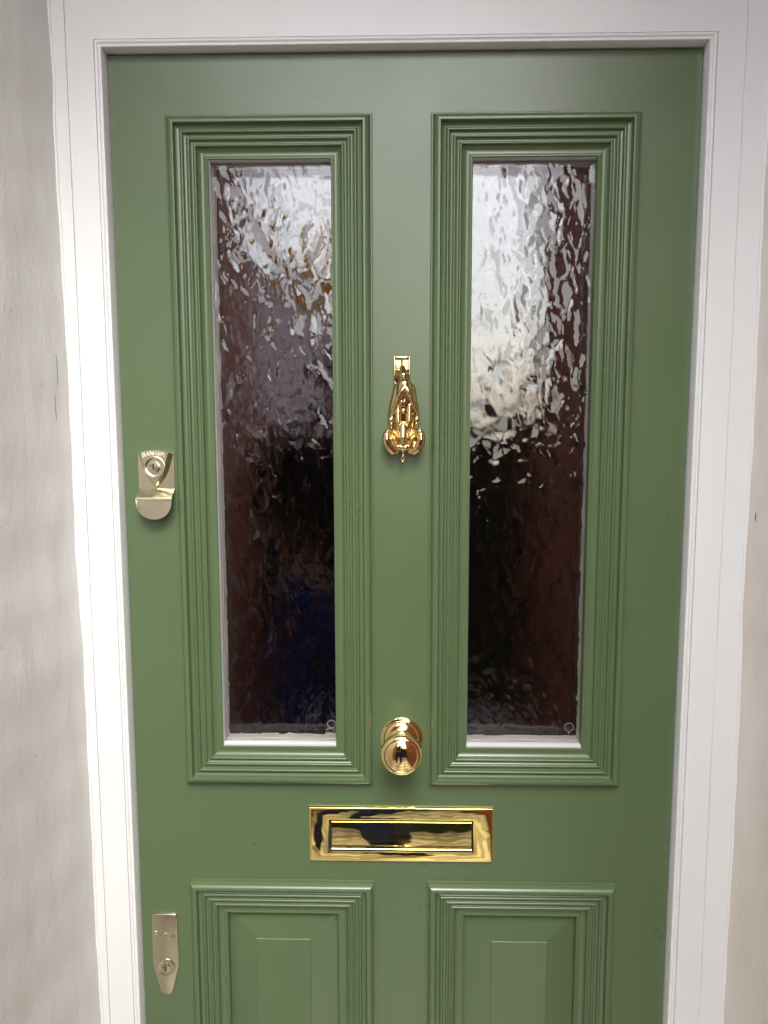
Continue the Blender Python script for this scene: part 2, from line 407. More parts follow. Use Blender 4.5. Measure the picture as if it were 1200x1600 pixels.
def word(name, txt, x0, x1, top, bot, y_of, h, m, parent):
    """raised letters: top(t), bot(t) give z along the word, t from -1 to 1; y_of(x, z) the surface under them"""
    bm = bmesh.new(); n = len(txt); wch = (x1 - x0) / n
    for i, ch in enumerate(txt):
        co, fs = text_mesh(ch); xc = x0 + (i + 0.5) * wch
        vs = []
        for c in co:
            x = xc + c[0] * wch * 0.86; t = (x - (x0 + x1) / 2) / ((x1 - x0) / 2)
            z = bot(t) + (top(t) - bot(t)) * c[1]
            vs.append(bm.verts.new((x, y_of(x, z) - h, z)))
        new = []
        for f in fs:
            try: new.append(bm.faces.new([vs[k] for k in f]))
            except ValueError: pass
        r = bmesh.ops.extrude_face_region(bm, geom=new)
        for g_ in r['geom']:
            if isinstance(g_, bmesh.types.BMVert): g_.co.y += h + 0.0002
    return bm_obj(name, bm, m, parent)

# ------------------------------------------------------------------ upper lock: plate with a finger pull
LX, LZ = -0.3697, 1.4365
HW = 0.0270
ztop = lambda x: 1.4625 - 0.0065 * ((x - LX) / HW) ** 2
ZF = 1.4035
def boss_w(z):
    return np.interp(z, [1.4040, 1.4120, 1.4220, 1.4320, 1.4420, 1.4520, 1.4600], [-0.002, 0.0060, 0.0135, 0.0185, 0.0215, 0.0245, 0.0270])
def lock_y(x, z):
    d = boss_w(z) - np.abs(x - LX)
    t = np.clip((d + 0.0005) / 0.0062, 0, 1); t = t * t * (3 - 2 * t)
    return -(0.0030 + 0.0062 * t * np.clip((z - 1.404) / 0.012, 0, 1))
nu, nv = 90, 100
us, vs_ = np.linspace(-1, 1, nu), np.linspace(0, 1, nv)
V, F = [], []
for v in vs_:
    for u in us:
        x = LX + u * HW; z = ZF + v * (ztop(x) - ZF); V.append((x, float(lock_y(x, z)), z))
for j in range(nv - 1):
    for i in range(nu - 1):
        a = j * nu + i; F.append((a, a + 1, a + nu + 1, a + nu))
edge = [i for i in range(nu)] + [j * nu + nu - 1 for j in range(1, nv)] + [(nv - 1) * nu + i for i in range(nu - 2, -1, -1)] + [j * nu for j in range(nv - 2, 0, -1)]
b0 = len(V); V += [(V[k][0], 0.0, V[k][2]) for k in edge]; ne = len(edge)
for k in range(ne): F.append((edge[k], b0 + k, b0 + (k + 1) % ne, edge[(k + 1) % ne]))
lock = D(link_mesh('lock_pull', V, F, SATIN, door, 40))
lock['label'] = 'champagne coloured lock plate with a curled finger pull, higher on the left stile'
lathe('cylinder', sc_([(16.6, 4.0), (16.6, 8.6), (16.2, 9.6), (15.2, 10.1), (14.2, 10.1), (13.2, 9.6), (9.4, 8.6), (8.9, 8.6), (8.6, 9.2), (8.0, 9.4), (0, 9.4)]), LX - 0.0002, LZ + 0.0004, SATIN, lock, 72, 35)
def keyway(x, z, y, parent):
    bm = bmesh.new(); box_bm(bm, x - 0.0012, x + 0.0010, y - 0.0003, y + 0.002, z - 0.0048, z + 0.0048)
    box_bm(bm, x - 0.0048, x - 0.0030, y - 0.0002, y + 0.002, z + 0.0006, z + 0.0030)
    bm_obj('keyhole', bm, DARK, parent)
keyway(LX - 0.0020, LZ + 0.0010, -0.0094, lock)
# shelf and lip of the finger pull, one bent sheet
prof = [(1.4045, 0.0032), (1.4034, 0.0046), (1.4022, 0.0062), (1.3922, 0.0196), (1.3908, 0.0204), (1.3885, 0.0206)]
bm = bmesh.new(); rows = []
NL = 28
for z, p in prof: rows.append([(LX + HW * (-1 + 2 * k / NL), -p, z) for k in range(NL + 1)])
for t in np.linspace(0.08, 1, 12):
    r = []
    for k in range(NL + 1):
        a = math.pi - math.pi * k / NL
        xx = math.cos(a) * HW; zz = 1.3885 - (0.0287 * math.sin(a) ** 0.85 if 0 < k < NL else 0) * t
        wk = -1 + 2 * k / NL
        r.append((LX + (wk * HW * (1 - t) + xx * t), -(0.0204 + 0.0010 * t), zz - (0.0 if 0 < k < NL else 0.0)))
    rows.append(r)
def sheet(bm, rows, th):
    A = [[bm.verts.new(p) for p in r] for r in rows]; B = [[bm.verts.new((p[0], p[1] + th, p[2] - th * 0.4)) for p in r] for r in rows]
    m_, n_ = len(rows), len(rows[0])
    for i in range(m_ - 1):
        for k in range(n_ - 1):
            for q, fl_ in ((A, 0), (B, 1)):
                f = [q[i][k], q[i][k + 1], q[i + 1][k + 1], q[i + 1][k]]
                if len({v.co.to_tuple(7) for v in f}) < 3: continue
                try: bm.faces.new(f)
                except ValueError: pass
    for i in range(m_ - 1):
        for k in (0, n_ - 1): bm.faces.new((A[i][k], B[i][k], B[i + 1][k], A[i + 1][k]))
    for k in range(n_ - 1):
        bm.faces.new((A[0][k], B[0][k], B[0][k + 1], A[0][k + 1])); bm.faces.new((A[-1][k], B[-1][k], B[-1][k + 1], A[-1][k + 1]))
sheet(bm, rows, 0.0018)
bmesh.ops.remove_doubles(bm, verts=bm.verts[:], dist=1e-6)
bm_obj('finger_pull', bm, SATIN, lock, 14)
word('lettering', 'BANHAM', LX - 0.0185, LX + 0.0150, lambda t: 1.4608 - 0.0030 * t * t, lambda t: 1.4542 - 0.0036 * t * t + 0.0004, lambda x, z: float(lock_y(x, z)), 0.0008, LETTER, lock)

# ------------------------------------------------------------------ lower lock: tapered escutcheon
EX, EZ = -0.3820, 0.6270
pts = [(-0.0212, 0.6345)] + [(-0.0205 + 0.0045 - 0.0045 * math.cos(math.radians(a)), 0.7190 - 0.0045 + 0.0045 * math.sin(math.radians(a))) for a in (0, 25, 50, 75, 90)]
pts += [(0.0205 - 0.0045 + 0.0045 * math.cos(math.radians(a)), 0.7190 - 0.0045 + 0.0045 * math.sin(math.radians(a))) for a in (90, 65, 40, 15, 0)]
pts += [(0.0212, 0.6345), (0.0200, 0.6270), (0.0104, 0.5880)] + [(0.0098 * math.cos(math.radians(a)), 0.5880 - 0.0098 * math.sin(math.radians(a))) for a in (15, 35, 55, 75, 90, 105, 125, 145, 165)] + [(-0.0104, 0.5880), (-0.0200, 0.6270)]
bm = bmesh.new(); outline_plate_bm(bm, [(EX + a, b) for a, b in pts], 0.0, -0.0042, 0.0012)
esc = D(bm_obj('lock_escutcheon', bm, SATIN, door, 35))
esc['label'] = 'flat champagne coloured lock plate tapering to a rounded foot, lower on the left stile'
lathe('cylinder', sc_([(15.0, 3.0), (15.0, 5.0), (14.6, 5.7), (13.8, 6.0), (12.8, 5.8), (9.6, 5.0), (8.0, 5.0), (7.7, 5.6), (7.2, 5.8), (0, 5.8)]), EX + 0.0004, EZ, SATIN, esc, 72, 35)
keyway(EX - 0.0003, EZ - 0.0005, -0.0058, esc)
word('lettering', 'BANHAM', EX - 0.0172, EX + 0.0172, lambda t: 0.6890 + 0.0006 * t * t, lambda t: 0.6820 - 0.0052 * t * t, lambda x, z: -0.0042, 0.0010, SATIN, esc)

# ------------------------------------------------------------------ knocker: a crouching animal cast in brass
KB = 1.5985
def k3(zx, zy, h): return Vector(((zx - 405) * 0.1168 * mm + 0.0010, -h * mm, KB - (zy - 150) * 0.1178 * mm - 0.0009 * h * 0 + 0.00006 * h))
def capsule(bm, a, b, r0, r1, seg=14, rings=7):
    d = (b - a); ln = d.length; ax = d.normalized() if ln > 1e-9 else Vector((0, 0, 1))
    t = ax.orthogonal().normalized(); s = ax.cross(t); st = []
    for k in range(rings + 1):
        an = -math.pi / 2 + math.pi / 2 * k / rings; st.append((a + ax * (r0 * math.sin(an)), r0 * math.cos(an)))
    for k in range(rings + 1):
        an = math.pi / 2 * k / rings; st.append((b + ax * (r1 * math.sin(an)), r1 * math.cos(an)))
    R_ = [[bm.verts.new(c + (t * math.cos(2 * math.pi * q / seg) + s * math.sin(2 * math.pi * q / seg)) * max(r, 1e-6)) for q in range(seg)] for c, r in st]
    for x, y in zip(R_, R_[1:]):
        for q in range(seg): bm.faces.new((x[q], x[(q + 1) % seg], y[(q + 1) % seg], y[q]))
    bm.faces.new(R_[0][::-1]); bm.faces.new(R_[-1])
bm = bmesh.new()
def C_(p, q, r0, r1): capsule(bm, k3(*p), k3(*q), r0 * mm, r1 * mm)
# neck into the hinge, hunched back
C_((395, 300, 12), (410, 400, 16), 4.4, 7.2); C_((410, 400, 16), (422, 520, 19), 7.2, 11.5); C_((422, 520, 19), (412, 720, 14), 11.5, 15.0)
C_((360, 560, 14), (305, 820, 11), 9.5, 10.0); C_((480, 560, 14), (520, 820, 11), 9.5, 10.0)
C_((412, 720, 13), (408, 1000, 10), 15.0, 13.0); C_((408, 1000, 9), (408, 1230, 8), 13.0, 12.0)
C_((330, 900, 6), (300, 1150, 7), 9.0, 9.0); C_((490, 900, 6), (515, 1150, 7), 9.0, 9.0)
# arms folded down from an apex
def chain(pts, rs_):
    for (p, q), (r0, r1) in zip(zip(pts, pts[1:]), zip(rs_, rs_[1:])): C_(p, q, r0, r1)
chain([(424, 545, 29), (392, 590, 30), (352, 670, 29), (312, 765, 25), (282, 835, 22), (268, 872, 20)], [3.4, 3.8, 3.9, 3.8, 3.6, 3.4])
chain([(429, 545, 29), (460, 590, 30), (498, 670, 29), (540, 765, 25), (570, 835, 22), (582, 872, 20)], [3.4, 3.8, 3.9, 3.8, 3.6, 3.4])
C_((268, 868, 19), (258, 1000, 20), 3.6, 3.8); C_((580, 868, 19), (572, 1000, 20), 3.6, 3.8)
C_((250, 940, 21), (272, 1040, 19), 3.0, 3.0); C_((568, 940, 21), (552, 1040, 19), 3.0, 3.0)
# ribs / belly columns
C_((338, 790, 23), (342, 960, 24), 4.0, 4.6); C_((342, 960, 24), (366, 1080, 24), 4.6, 4.0)
C_((482, 770, 23), (476, 960, 24), 4.0, 4.6); C_((476, 960, 24), (450, 1080, 24), 4.6, 4.0)
C_((430, 690, 27), (418, 730, 28), 1.8, 1.6); C_((380, 720, 27), (372, 770, 27), 1.7, 1.5); C_((405, 838, 27), (405, 846, 27), 2.4, 2.4)
# head hanging at the foot, muzzle and nose
C_((405, 1030, 25), (405, 1160, 29), 6.4, 6.6); C_((405, 1160, 29), (405, 1205, 28), 6.6, 5.4)
C_((366, 1280, 23), (442, 1280, 23), 5.0, 5.0); C_((405, 1255, 22), (405, 1312, 20), 6.2, 4.4)
# thighs and knees spread to the sides
for sx, kx, fx in ((-1, 208, 272), (1, 620, 545)):
    chain([(kx - sx * 4, 1082, 21), (kx + sx * 8, 1130, 23), (kx + sx * 8, 1185, 23), (kx - sx * 8, 1240, 22), (kx - sx * 32, 1292, 20), (fx - sx * 4, 1328, 18), (fx - sx * 40, 1330, 16)], [4.6, 5.8, 6.6, 7.0, 6.8, 6.2, 5.6])
    C_((fx, 1330, 18), (405 + sx * 60, 1290, 16), 6.0, 5.4); C_((405 + sx * 100, 1180, 18), (fx, 1310, 19), 5.6, 5.8)
    C_((405 + sx * 112, 1170, 23), (405 + sx * 78, 1275, 23), 4.0, 4.0)
    C_((kx, 1090, 19), (405 + sx * 120, 1150, 14), 4.6, 6.4)
C_((405, 1330, 17), (403, 1395, 18), 2.4, 2.0)
for i in range(12):
    a, b = 2 * math.pi * i / 12, 2 * math.pi * (i + 1) / 12
    C_((403 + 15 * math.cos(a), 1432 + 32 * math.sin(a), 18), (403 + 15 * math.cos(b), 1432 + 32 * math.sin(b), 18), 1.9, 1.9)
me = bpy.data.meshes.new('knocker_raw'); bm.to_mesh(me); bm.free()
raw = bpy.data.objects.new('knocker_raw', me); COL.objects.link(raw)
md = raw.modifiers.new('r', 'REMESH'); md.mode = 'VOXEL'; md.voxel_size = 0.00055
md2 = raw.modifiers.new('s', 'SMOOTH'); md2.iterations = 9; md2.factor = 0.5
dg = bpy.context.evaluated_depsgraph_get()
km = bpy.data.meshes.new_from_object(raw.evaluated_get(dg)); bpy.data.objects.remove(raw)
km.name = 'knocker'; km.materials.clear()
knock = D(link('knocker', km, BRASS_KNOCK, door)); km.polygons.foreach_set('use_smooth', [True] * len(km.polygons))
knock['label'] = 'cast brass knocker shaped as a crouching animal, hung from a small plate'
bm = bmesh.new()
ax0, ax1, az0, az1 = -0.0128, 0.0110, 1.5570, 1.5985
box_bm(bm, ax0, ax1, -0.0030, 0.0, az0, az1, 0.0005)
for b_ in ((ax0, ax0 + 0.0020, az0, az1), (ax1 - 0.0020, ax1, az0, az1), (ax0 + 0.0021, ax1 - 0.0021, az1 - 0.0036, az1), (ax0 + 0.0021, ax1 - 0.0021, az0, az0 + 0.0025)):
    box_bm(bm, b_[0], b_[1], -0.0068, -0.0031, b_[2], b_[3], 0.0006)
bm_obj('mounting_plate', bm, BRASS_KNOCK, knock, 35)
bm = bmesh.new()
capsule(bm, Vector((-0.0080, -0.0095, 1.5785)), Vector((0.0075, -0.0095, 1.5785)), 0.0021, 0.0021)
for x in (-0.0075, 0.0062): capsule(bm, Vector((x, -0.002, 1.5785)), Vector((x, -0.0100, 1.5785)), 0.0026, 0.0024)
capsule(bm, Vector((-0.0012, -0.0045, 1.5935)), Vector((-0.0006, -0.0090, 1.5840)), 0.0016, 0.0022)
bm_obj('hinge_pin', bm, BRASS_KNOCK, knock, 60)

# ================================================================== white door frame
frame = tag(empty('door_frame', (0, 0.0, 0)), 'white painted timber frame with a fine bead, wrapped round the green door', 'door frame', kind='thing')
JY = -0.0200
IX, IZ = 0.4212, 2.0235                        # inner faces of the frame
BO = 0.0105                                    # width of the bead
box('jamb', -0.4682, -IX - BO, JY, 0.085, 0, IZ + BO - 0.0001, WHITE, frame); box('jamb', IX + BO, 0.4682, JY, 0.085, 0, IZ + BO - 0.0001, WHITE, frame)
box('head', -0.4682, 0.4682, JY + 0.0001, 0.085, IZ + BO, 2.40, WHITE, frame)
rect = (-IX - BO, IX + BO, -0.10, IZ + BO)
BEAD = [(0, -2.2), (0.9, -2.2), (1.0, -0.6)] + arc(3.6, 0.1, 2.6, 172, 20, 8) + [(6.6, 0.4), (7.2, 0.2), (7.8, 0.6), (9.4, 0.6), (10.2, 0.1), (10.5, -0.8), (10.5, -75), (0, -75)]
for s in ('left', 'right', 'top'): member('bead', rect, BEAD, s, WHITE_B, frame, JY, 40)
for a, b in ((-IX - 0.004, -IX + 0.012), (IX - 0.012, IX + 0.004)): box('stop', a, b, 0.0470, 0.0830, 0, IZ, WHITE, frame)
box('stop', -IX, IX, 0.0472, 0.0828, IZ - 0.012, IZ + 0.004, WHITE, frame)

# outer lining strips with the filled joint beside the frame
WL = [(0.0, -0.4846), (0.540, -0.4846), (0.728, -0.4866), (0.93, -0.4856), (1.075, -0.4860), (1.175, -0.4853), (1.323, -0.4901), (1.485, -0.4880), (1.596, -0.4883), (1.696, -0.4909),
      (1.785, -0.4902), (1.846, -0.4917), (1.916, -0.4932), (1.984, -0.4900), (2.035, -0.4912), (2.085, -0.4932), (2.6, -0.494)]
WR = [(0.0, 0.5078), (0.557, 0.5078), (0.752, 0.5084), (0.93, 0.5094), (1.13, 0.5079), (1.229, 0.5049), (1.372, 0.5059), (1.511, 0.5079), (1.646, 0.5053), (1.864, 0.5044), (2.0, 0.5056), (2.6, 0.505)]
def wave(tab, z):
    zs = [a for a, _ in tab]; xs = [b for _, b in tab]
    k = sum(np.interp(z + d, zs, xs) for d in (-0.03, -0.015, 0, 0.015, 0.03)) / 5
    return k + 0.0004 * math.sin(z * 61) + 0.0003 * math.sin(z * 23 + 1)
lining = tag(box('lining_board', -0.560, -0.4716, JY + 0.0010, 0.085, 0, 2.40, WHITE), 'white strip between the frame and the grey plaster, wavy along its edge', 'trim', kind='thing')
lining2 = tag(box('lining_board', 0.4716, 0.580, JY + 0.0010, 0.085, 0, 2.40, WHITE), 'white strip between the frame and the buff plaster, on the hinge side', 'trim', kind='thing')
def strip(name, xf, y, r, z0, z1, m, parent, flat=0.6, jit=0.0, seed=0):
    rs = np.random.RandomState(seed); n = 200; bm = bmesh.new(); rows = []; j = 0.0
    for k in range(n + 1):
        z = z0 + (z1 - z0) * k / n; j = 0.85 * j + rs.randn() * jit
        rows.append([bm.verts.new((xf(z) + (r + j * 0.4) * math.cos(a), y - (r * flat + j) * math.sin(a), z)) for a in np.linspace(0, math.pi, 9)])
    for a, b in zip(rows, rows[1:]):
        for q in range(8): bm.faces.new((a[q], a[q + 1], b[q + 1], b[q]))
    return bm_obj(name, bm, m, parent, 60)
box('joint_filler', -0.4717, -0.4681, JY + 0.0042, 0.05, 0, 2.40, CAULK, lining); strip('caulk_bead', lambda z: -0.4677 + 0.0004 * math.sin(z * 17), JY + 0.0006, 0.0009, 0, 2.40, CAULK, lining, 0.7, 0.00010, 1)
box('joint_filler', 0.4681, 0.4717, JY + 0.0016, 0.05, 0, 2.40, CAULK, lining2)
strip('caulk_bead', lambda z: 0.4685 + 0.0003 * math.sin(z * 13), JY + 0.0008, 0.0012, 0, 2.40, CAULK, lining2, 0.7, 0.00010, 2)
strip('caulk_bead', lambda z: 0.4715 + 0.0004 * math.sin(z * 9 + 1), JY + 0.0012, 0.0010, 0, 2.40, CAULK, lining2, 0.7, 0.00010, 3)
strip('caulk_bead', lambda z: wave(WL, z) - 0.0002, JY + 0.0012, 0.0030, 0, 2.40, CAULK, lining, 0.8, 0.00012, 4)
strip('caulk_bead', lambda z: wave(WR, z) + 0.0002, JY + 0.0012, 0.0030, 0, 2.40, CAULK, lining2, 0.7, 0.00012, 5)

# ================================================================== porch walls
CEIL, PD = 2.52, 1.55
SPLAY = {-1: 0.16, 1: 0.22}
def wall_x(tab, sgn, z, y):
    return wave(tab, z) + sgn * SPLAY[sgn] * max(0.0, -y + JY) + sgn * 0.0 
def side_wall(name, tab, sgn, m, y_far, thick, parent=None):
    ny, nz = 90, 260; ys = JY + 0.002 - (np.linspace(0, 1, ny) ** 1.6) * (y_far + JY + 0.002); zs = np.linspace(0, 2.39, nz)
    V = []
    for z in zs:
        xw = wave(tab, z)
        for y in ys:
            t = min(1.0, (-y - 0.02) / 0.25)
            lump = 0.0012 * float(perlin(np.array([y * 9.0 + 40]), np.array([z * 4.0 + 9]), 3)[0]) + 0.0005 * float(perlin(np.array([y * 34.0 + 40]), np.array([z * 11.0 + 9]), 5)[0])
            V.append((xw + sgn * SPLAY[sgn] * max(0.0, -y + JY) + lump * min(1, t * 6), y, z))
    F = []
    for j in range(nz - 1):
        for i in range(ny - 1):
            a = j * ny + i; F.append((a, a + 1, a + ny + 1, a + ny))
    b = len(V); xo = sgn * (0.72 + thick * 0.5)
    V += [(xo, ys[0], 0), (xo, ys[-1], 0), (xo, ys[-1], 2.39), (xo, ys[0], 2.39)]
    F.append(tuple([0] + [b] + [b + 3] + [(nz - 1) * ny - 0] + [j * ny for j in range(nz - 2, 0, -1)]))
    F.append(tuple([ny - 1, b + 1, b + 2] + [j * ny + ny - 1 for j in range(nz - 1, 0, -1)]))
    F.append((b, b + 1, b + 2, b + 3))
    o = link_mesh(name, V, F, m, parent, 60)
    return o
wl = tag(side_wall('plaster_wall', WL, -1, PLASTER_L, 1.30, 0.12), 'streaky grey plaster wall beside the lock edge of the door', 'wall', kind='thing')
wr = tag(side_wall('plaster_wall', WR, 1, PLASTER_R, 0.24, 0.12), 'warm buff plaster wall beside the hinge edge of the door', 'wall', kind='thing')
def crack(zs, yo, wid, tab, sgn, parent):
    bm = bmesh.new(); rs = np.random.RandomState(int(zs[0] * 1000)); prev = None; n = 14
    for k in range(n + 1):
        z = zs[0] + (zs[1] - zs[0]) * k / n; wd = wid * math.sin(math.pi * (k + 0.15) / (n + 0.3)) * (0.5 + rs.rand())
        y = yo + 0.0003 * rs.randn(); t = min(1.0, (-y - 0.02) / 0.25)
        xw = wall_x(tab, sgn, z, y) - sgn * 0.0008
        row = [bm.verts.new((xw, y - wd, z)), bm.verts.new((xw + sgn * 0.0012, y, z)), bm.verts.new((xw, y + wd, z))]
        if prev:
            for q in range(2): bm.faces.new((prev[q], prev[q + 1], row[q + 1], row[q]))
        prev = row
    return bm_obj('crack', bm, CRACK, parent)
for zs in ((1.600, 1.556), (1.545, 1.505)):
    crack(zs, -0.052 + 0.004 * math.sin(zs[0] * 40), 0.00028, WL, -1, wl)
for zs in ((1.372, 1.360),): crack(zs, -0.036, 0.0003, WR, 1, wr)

BRICK = mat('brown_brick', (0.2, 0.08, 0.05), 0.85)
bt = N(BRICK, 'ShaderNodeTexBrick'); tc = N(BRICK, 'ShaderNodeTexCoord'); mp = N(BRICK, 'ShaderNodeMapping')
mp.inputs['Rotation'].default_value = (math.radians(90), 0, math.radians(90)); L(BRICK, tc.outputs['Object'], mp.inputs[0]); L(BRICK, mp.outputs[0], bt.inputs[0])
bt.inputs['Color1'].default_value = (0.27, 0.080, 0.042, 1); bt.inputs['Color2'].default_value = (0.34, 0.105, 0.056, 1); bt.inputs['Mortar'].default_value = (0.18, 0.075, 0.050, 1)
bt.inputs['Scale'].default_value = 1.0; bt.inputs['Brick Width'].default_value = 0.225; bt.inputs['Row Height'].default_value = 0.075; bt.inputs['Mortar Size'].default_value = 0.008
L(BRICK, bt.outputs[0], BRICK.node_tree.nodes['Principled BSDF'].inputs['Base Color'])
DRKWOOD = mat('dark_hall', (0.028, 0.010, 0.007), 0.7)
TILE = mat('path_tiles', (0.4, 0.37, 0.3), 0.5)
ck = N(TILE, 'ShaderNodeTexChecker'); tc = N(TILE, 'ShaderNodeTexCoord'); mp = N(TILE, 'ShaderNodeMapping'); mp.inputs['Rotation'].default_value = (0, 0, math.radians(45))
L(TILE, tc.outputs['Object'], mp.inputs[0]); L(TILE, mp.outputs[0], ck.inputs[0]); ck.inputs['Scale'].default_value = 3.6
ck.inputs['Color1'].default_value = (0.86, 0.83, 0.74, 1); ck.inputs['Color2'].default_value = (0.42, 0.39, 0.34, 1); L(TILE, ck.outputs[0], TILE.node_tree.nodes['Principled BSDF'].inputs['Base Color'])
PAVE = mat('pale_paving', (0.34, 0.33, 0.30), 0.8)
CEILM = mat('porch_ceiling_paint', (0.22, 0.21, 0.20), 0.7)
tag(box('porch_wall', -0.86, -0.696, -2.50, -1.3005, 0, 2.80, BRICK), 'brown brick porch wall on the lock side', 'wall')
tag(box('porch_wall', 0.552, 0.85, -2.0, -0.2405, 0, 2.80, BRICK), 'brown brick porch wall on the hinge side', 'wall')
tag(box('porch_ceiling', -0.6955, 0.551, -0.72, 0.10, CEIL, CEIL + 0.15, CEILM), kind='structure')
tag(box('front_wall', -0.599, 0.551, JY - 0.002, 0.085, 2.401, CEIL - 0.001, WHITE), kind='structure')
tag(box('house_wall', -3.5, -0.861, -0.46, 0.085, 0, 6.0, BRICK), kind='structure'); tag(box('house_wall', 0.851, 3.5, -0.46, 0.085, 0, 6.0, BRICK), kind='structure')
tag(box('house_wall', -0.86, 0.85, -0.26, 0.085, CEIL + 0.24, 6.0, BRICK), kind='structure')
tag(box('path', -0.6958, 0.5518, -2.9, 0.2, -0.10, 0.0, TILE), kind='structure')
tag(box('ground', -40, 40, -60, 0.5, -0.40, -0.104, PAVE), kind='structure')
# dark hall behind the glass
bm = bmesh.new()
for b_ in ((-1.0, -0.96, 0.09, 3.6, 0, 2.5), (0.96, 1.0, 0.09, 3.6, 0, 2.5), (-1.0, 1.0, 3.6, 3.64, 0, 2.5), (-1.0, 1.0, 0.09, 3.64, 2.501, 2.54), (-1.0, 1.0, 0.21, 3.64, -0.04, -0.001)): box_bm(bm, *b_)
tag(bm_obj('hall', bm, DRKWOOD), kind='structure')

# ================================================================== across the front garden, seen only as reflections; the yellow sapling is made up
LEAF = mat('hedge_leaf', (0.035, 0.055, 0.025), 0.6); GOLD = mat('yellow_leaf', (0.95, 0.68, 0.03), 0.6, Transmission_Weight=0.0)
_tr = N(GOLD, 'ShaderNodeBsdfTranslucent'); _tr.inputs[0].default_value = (1.0, 0.74, 0.02, 1); _mx = N(GOLD, 'ShaderNodeMixShader'); _mx.inputs[0].default_value = 0.85
L(GOLD, GOLD.node_tree.nodes['Principled BSDF'].outputs[0], _mx.inputs[1]); L(GOLD, _tr.outputs[0], _mx.inputs[2]); L(GOLD, _mx.outputs[0], GOLD.node_tree.nodes['Material Output'].inputs[0]); BARK = mat('bark', (0.08, 0.06, 0.045), 0.9)
def leaves(bm, n, fn, size, rs):
    for _ in range(n):
        c = Vector(fn(rs)); a = Vector(rs.randn(3)).normalized(); t = a.orthogonal().normalized(); s = a.cross(t); k = size * (0.6 + 0.8 * rs.rand())
        bm.faces.new([bm.verts.new(c + t * k * p + s * k * q * 0.6) for p, q in ((-1, 0), (0, -1), (1, 0), (0, 1))])
rs = np.random.RandomState(5)
hedge = empty('hedge', (0, -3.1, 0)); tag(hedge, 'dark clipped hedge across the front garden', 'hedge')
bm = bmesh.new(); leaves(bm, 9000, lambda r: (r.uniform(-6, 6), r.uniform(-0.45, 0.45), 1.62 * r.rand() ** 0.6 - 0.1), 0.06, rs)
box_bm(bm, -6, 6, -0.35, 0.35, -0.104, 1.45)
bm_obj('foliage', bm, LEAF, hedge)
house = empty('house', (-8.2, -24, 0)); tag(house, 'pink rendered house across the street', 'house')
PINK = mat('pink_render', (0.86, 0.62, 0.63), 0.9); PANE = mat('dark_window', (0.03, 0.03, 0.035), 0.1); SLATE = mat('slate', (0.10, 0.10, 0.11), 0.7)
box('wall', -4.2, 6.3, -4, 4, -0.104, 5.6, PINK, house)
for x in (-3, -0.6, 1.8):
    for z in (0.7, 3.3):
        f_ = box('window', x, x + 1.1, 4.0, 4.06, z, z + 1.6, WHITE, house); box('pane', x + 0.08, x + 1.02, 4.061, 4.07, z + 0.08, z + 1.52, PANE, f_)
box('roof', -4.4, 6.5, -4.2, 4.2, 5.601, 5.8, WHITE, house)
added_tree = empty('added_tree', (-1.00, -9.5, -0.1)); tag(added_tree, 'unseen sapling in yellow leaf, added to put an amber reflection in the glass', 'added_tree')  # made-up stand-in that gives the left pane its amber reflection
bm = bmesh.new(); capsule(bm, Vector((0, 0, 0)), Vector((0.05, 0, 2.9)), 0.07, 0.03)
for a in range(6): capsule(bm, Vector((0.03, 0, 2.0 + 0.15 * a)), Vector((0.2 * math.cos(a * 1.9), 0.2 * math.sin(a * 1.9), 3.2 + 0.2 * a)), 0.025, 0.01)
bm_obj('trunk', bm, BARK, added_tree, 60)
def crown(r):
    v = r.randn(3); v /= np.linalg.norm(v); q = r.rand() ** 0.45; return (0.05 + 0.36 * v[0] * q, 0.3 * v[1] * q, 3.75 + 0.58 * v[2] * q)
bm = bmesh.new(); leaves(bm, 560, crown, 0.10, rs); bm_obj('crown', bm, GOLD, added_tree)

# the photographer, seen only in the glass and the brass
SKIN = mat('skin', (0.50, 0.28, 0.20), 0.5); JACKET = mat('dark_jacket', (0.012, 0.012, 0.015), 0.8); JEANS = mat('navy_jeans', (0.018, 0.04, 0.24), 0.8); HAIR = mat('dark_hair', (0.03, 0.02, 0.015), 0.6)
person = empty('person', (-0.22, -1.45, 0)); tag(person, 'person in dark jacket and navy jeans holding both hands up at chest height', 'person')
def skin(name, joints, edges, m, parent, sub=1):
    me = bpy.data.meshes.new(name); me.from_pydata([j[:3] for j in joints], edges, [])
    o = bpy.data.objects.new(name + '_raw', me); COL.objects.link(o)
    md = o.modifiers.new('k', 'SKIN')
    for i, j in enumerate(joints):
        r = j[3]; me.skin_vertices[0].data[i].radius = (r, r) if not isinstance(r, tuple) else r
    me.skin_vertices[0].data[0].use_root = True
    o.modifiers.new('s', 'SUBSURF').levels = sub
    dg = bpy.context.evaluated_depsgraph_get(); nm = bpy.data.meshes.new_from_object(o.evaluated_get(dg)); bpy.data.objects.remove(o)
    nm.polygons.foreach_set('use_smooth', [True] * len(nm.polygons)); nm.materials.clear()
    return link(name, nm, m, parent)
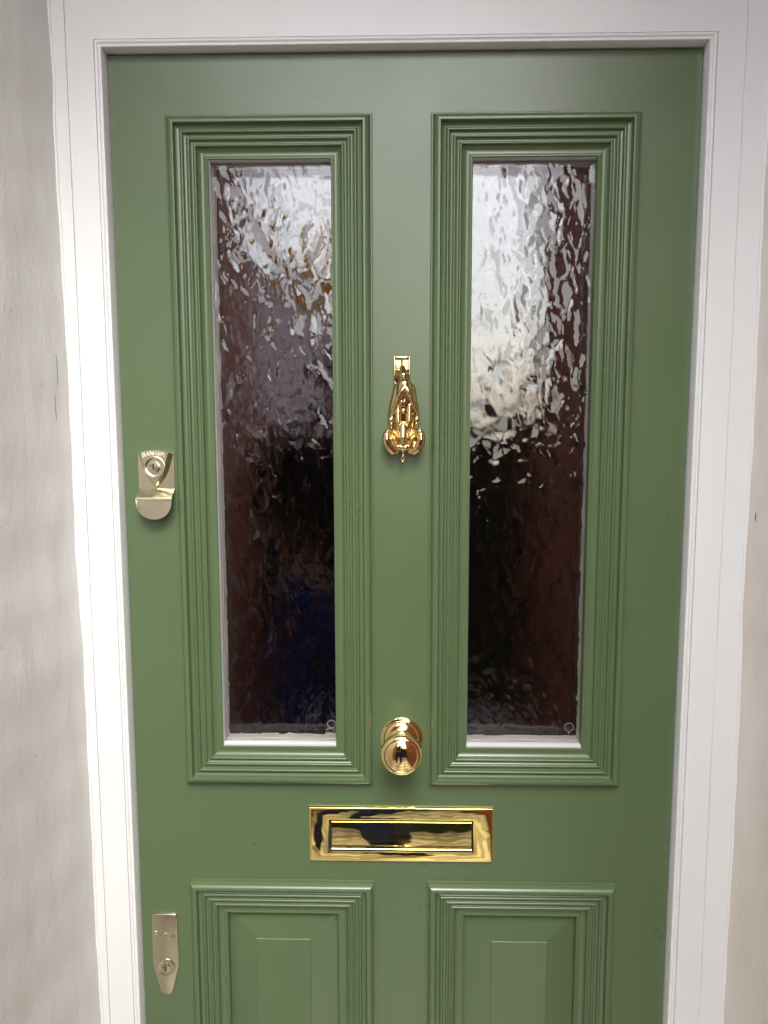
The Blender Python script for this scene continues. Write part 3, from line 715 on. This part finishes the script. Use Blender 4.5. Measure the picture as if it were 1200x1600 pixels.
# body faces +y (the door)
J = [(0, 0, 0.98, 0.12), (0, 0, 1.15, 0.125), (0, 0, 1.32, 0.14), (0, 0, 1.42, 0.10), (0.03, 0.01, 1.49, 0.055), (0.05, 0.03, 1.60, 0.075), (0.05, 0.03, 1.69, 0.07),
     (-0.19, 0, 1.40, 0.062), (-0.33, 0.04, 1.19, 0.045), (-0.30, 0.20, 1.38, 0.034), (0.19, 0, 1.40, 0.062), (0.30, 0.06, 1.18, 0.045), (0.20, 0.24, 1.40, 0.030),
     (-0.10, 0, 0.90, 0.09), (-0.15, 0.02, 0.50, 0.06), (-0.17, 0, 0.09, 0.04), (-0.18, 0.14, 0.04, 0.035), (0.10, 0, 0.90, 0.09), (0.15, 0.02, 0.50, 0.06), (0.17, 0, 0.09, 0.04), (0.18, 0.14, 0.04, 0.035)]
Ed = [(0, 1), (1, 2), (2, 3), (3, 4), (4, 5), (5, 6), (3, 7), (7, 8), (8, 9), (3, 10), (10, 11), (11, 12), (0, 13), (13, 14), (14, 15), (15, 16), (0, 17), (17, 18), (18, 19), (19, 20)]
body = skin('body', J, Ed, SKIN, person)
JT = [(0, 0, 0.92, 0.15), (0, 0, 1.15, 0.145), (0, 0, 1.32, 0.16), (0, 0, 1.43, 0.11), (-0.19, 0, 1.405, 0.078), (-0.33, 0.04, 1.19, 0.06), (-0.325, 0.09, 1.25, 0.052), (0.19, 0, 1.405, 0.078), (0.30, 0.06, 1.18, 0.06), (0.22, 0.20, 1.35, 0.045)]
skin('jacket', JT, [(0, 1), (1, 2), (2, 3), (3, 4), (4, 5), (5, 6), (3, 7), (7, 8), (8, 9)], JACKET, person)
skin('jeans', [(0, 0, 0.93, 0.14), (-0.10, 0, 0.86, 0.11), (-0.15, 0.02, 0.50, 0.095), (-0.17, 0, 0.08, 0.085), (0.10, 0, 0.86, 0.11), (0.15, 0.02, 0.50, 0.095), (0.17, 0, 0.08, 0.085)], [(0, 1), (1, 2), (2, 3), (0, 4), (4, 5), (5, 6)], JEANS, person)
BOOT = mat('dark_brown_boot', (0.02, 0.014, 0.01), 0.6)
for sx in (-1, 1):
    skin('boot', [(sx * 0.17, -0.03, 0.05, 0.075), (sx * 0.165, 0.0, 0.22, 0.10), (sx * 0.155, 0.01, 0.40, 0.112), (sx * 0.18, 0.16, 0.045, 0.06)], [(0, 1), (1, 2), (0, 3)], BOOT, person)
bm = bmesh.new(); capsule(bm, Vector((0.05, 0.015, 1.68)), Vector((0.05, -0.02, 1.66)), 0.098, 0.10); bm_obj('hair', bm, HAIR, person, 70)
for sx, hx, hy, hz in ((-1, -0.30, 0.22, 1.39), (1, 0.195, 0.26, 1.42)):
    for i in range(4):
        bm = bmesh.new(); capsule(bm, Vector((hx - sx * 0.01, hy + 0.01, hz + 0.028 - i * 0.018)), Vector((hx - sx * 0.055, hy + 0.05, hz + 0.036 - i * 0.018)), 0.009, 0.008)
        bm_obj('finger', bm, SKIN, person, 60)
    bm = bmesh.new(); capsule(bm, Vector((hx, hy - 0.01, hz + 0.02)), Vector((hx - sx * 0.03, hy - 0.01, hz + 0.06)), 0.011, 0.009)
    bm_obj('thumb', bm, SKIN, person, 60)
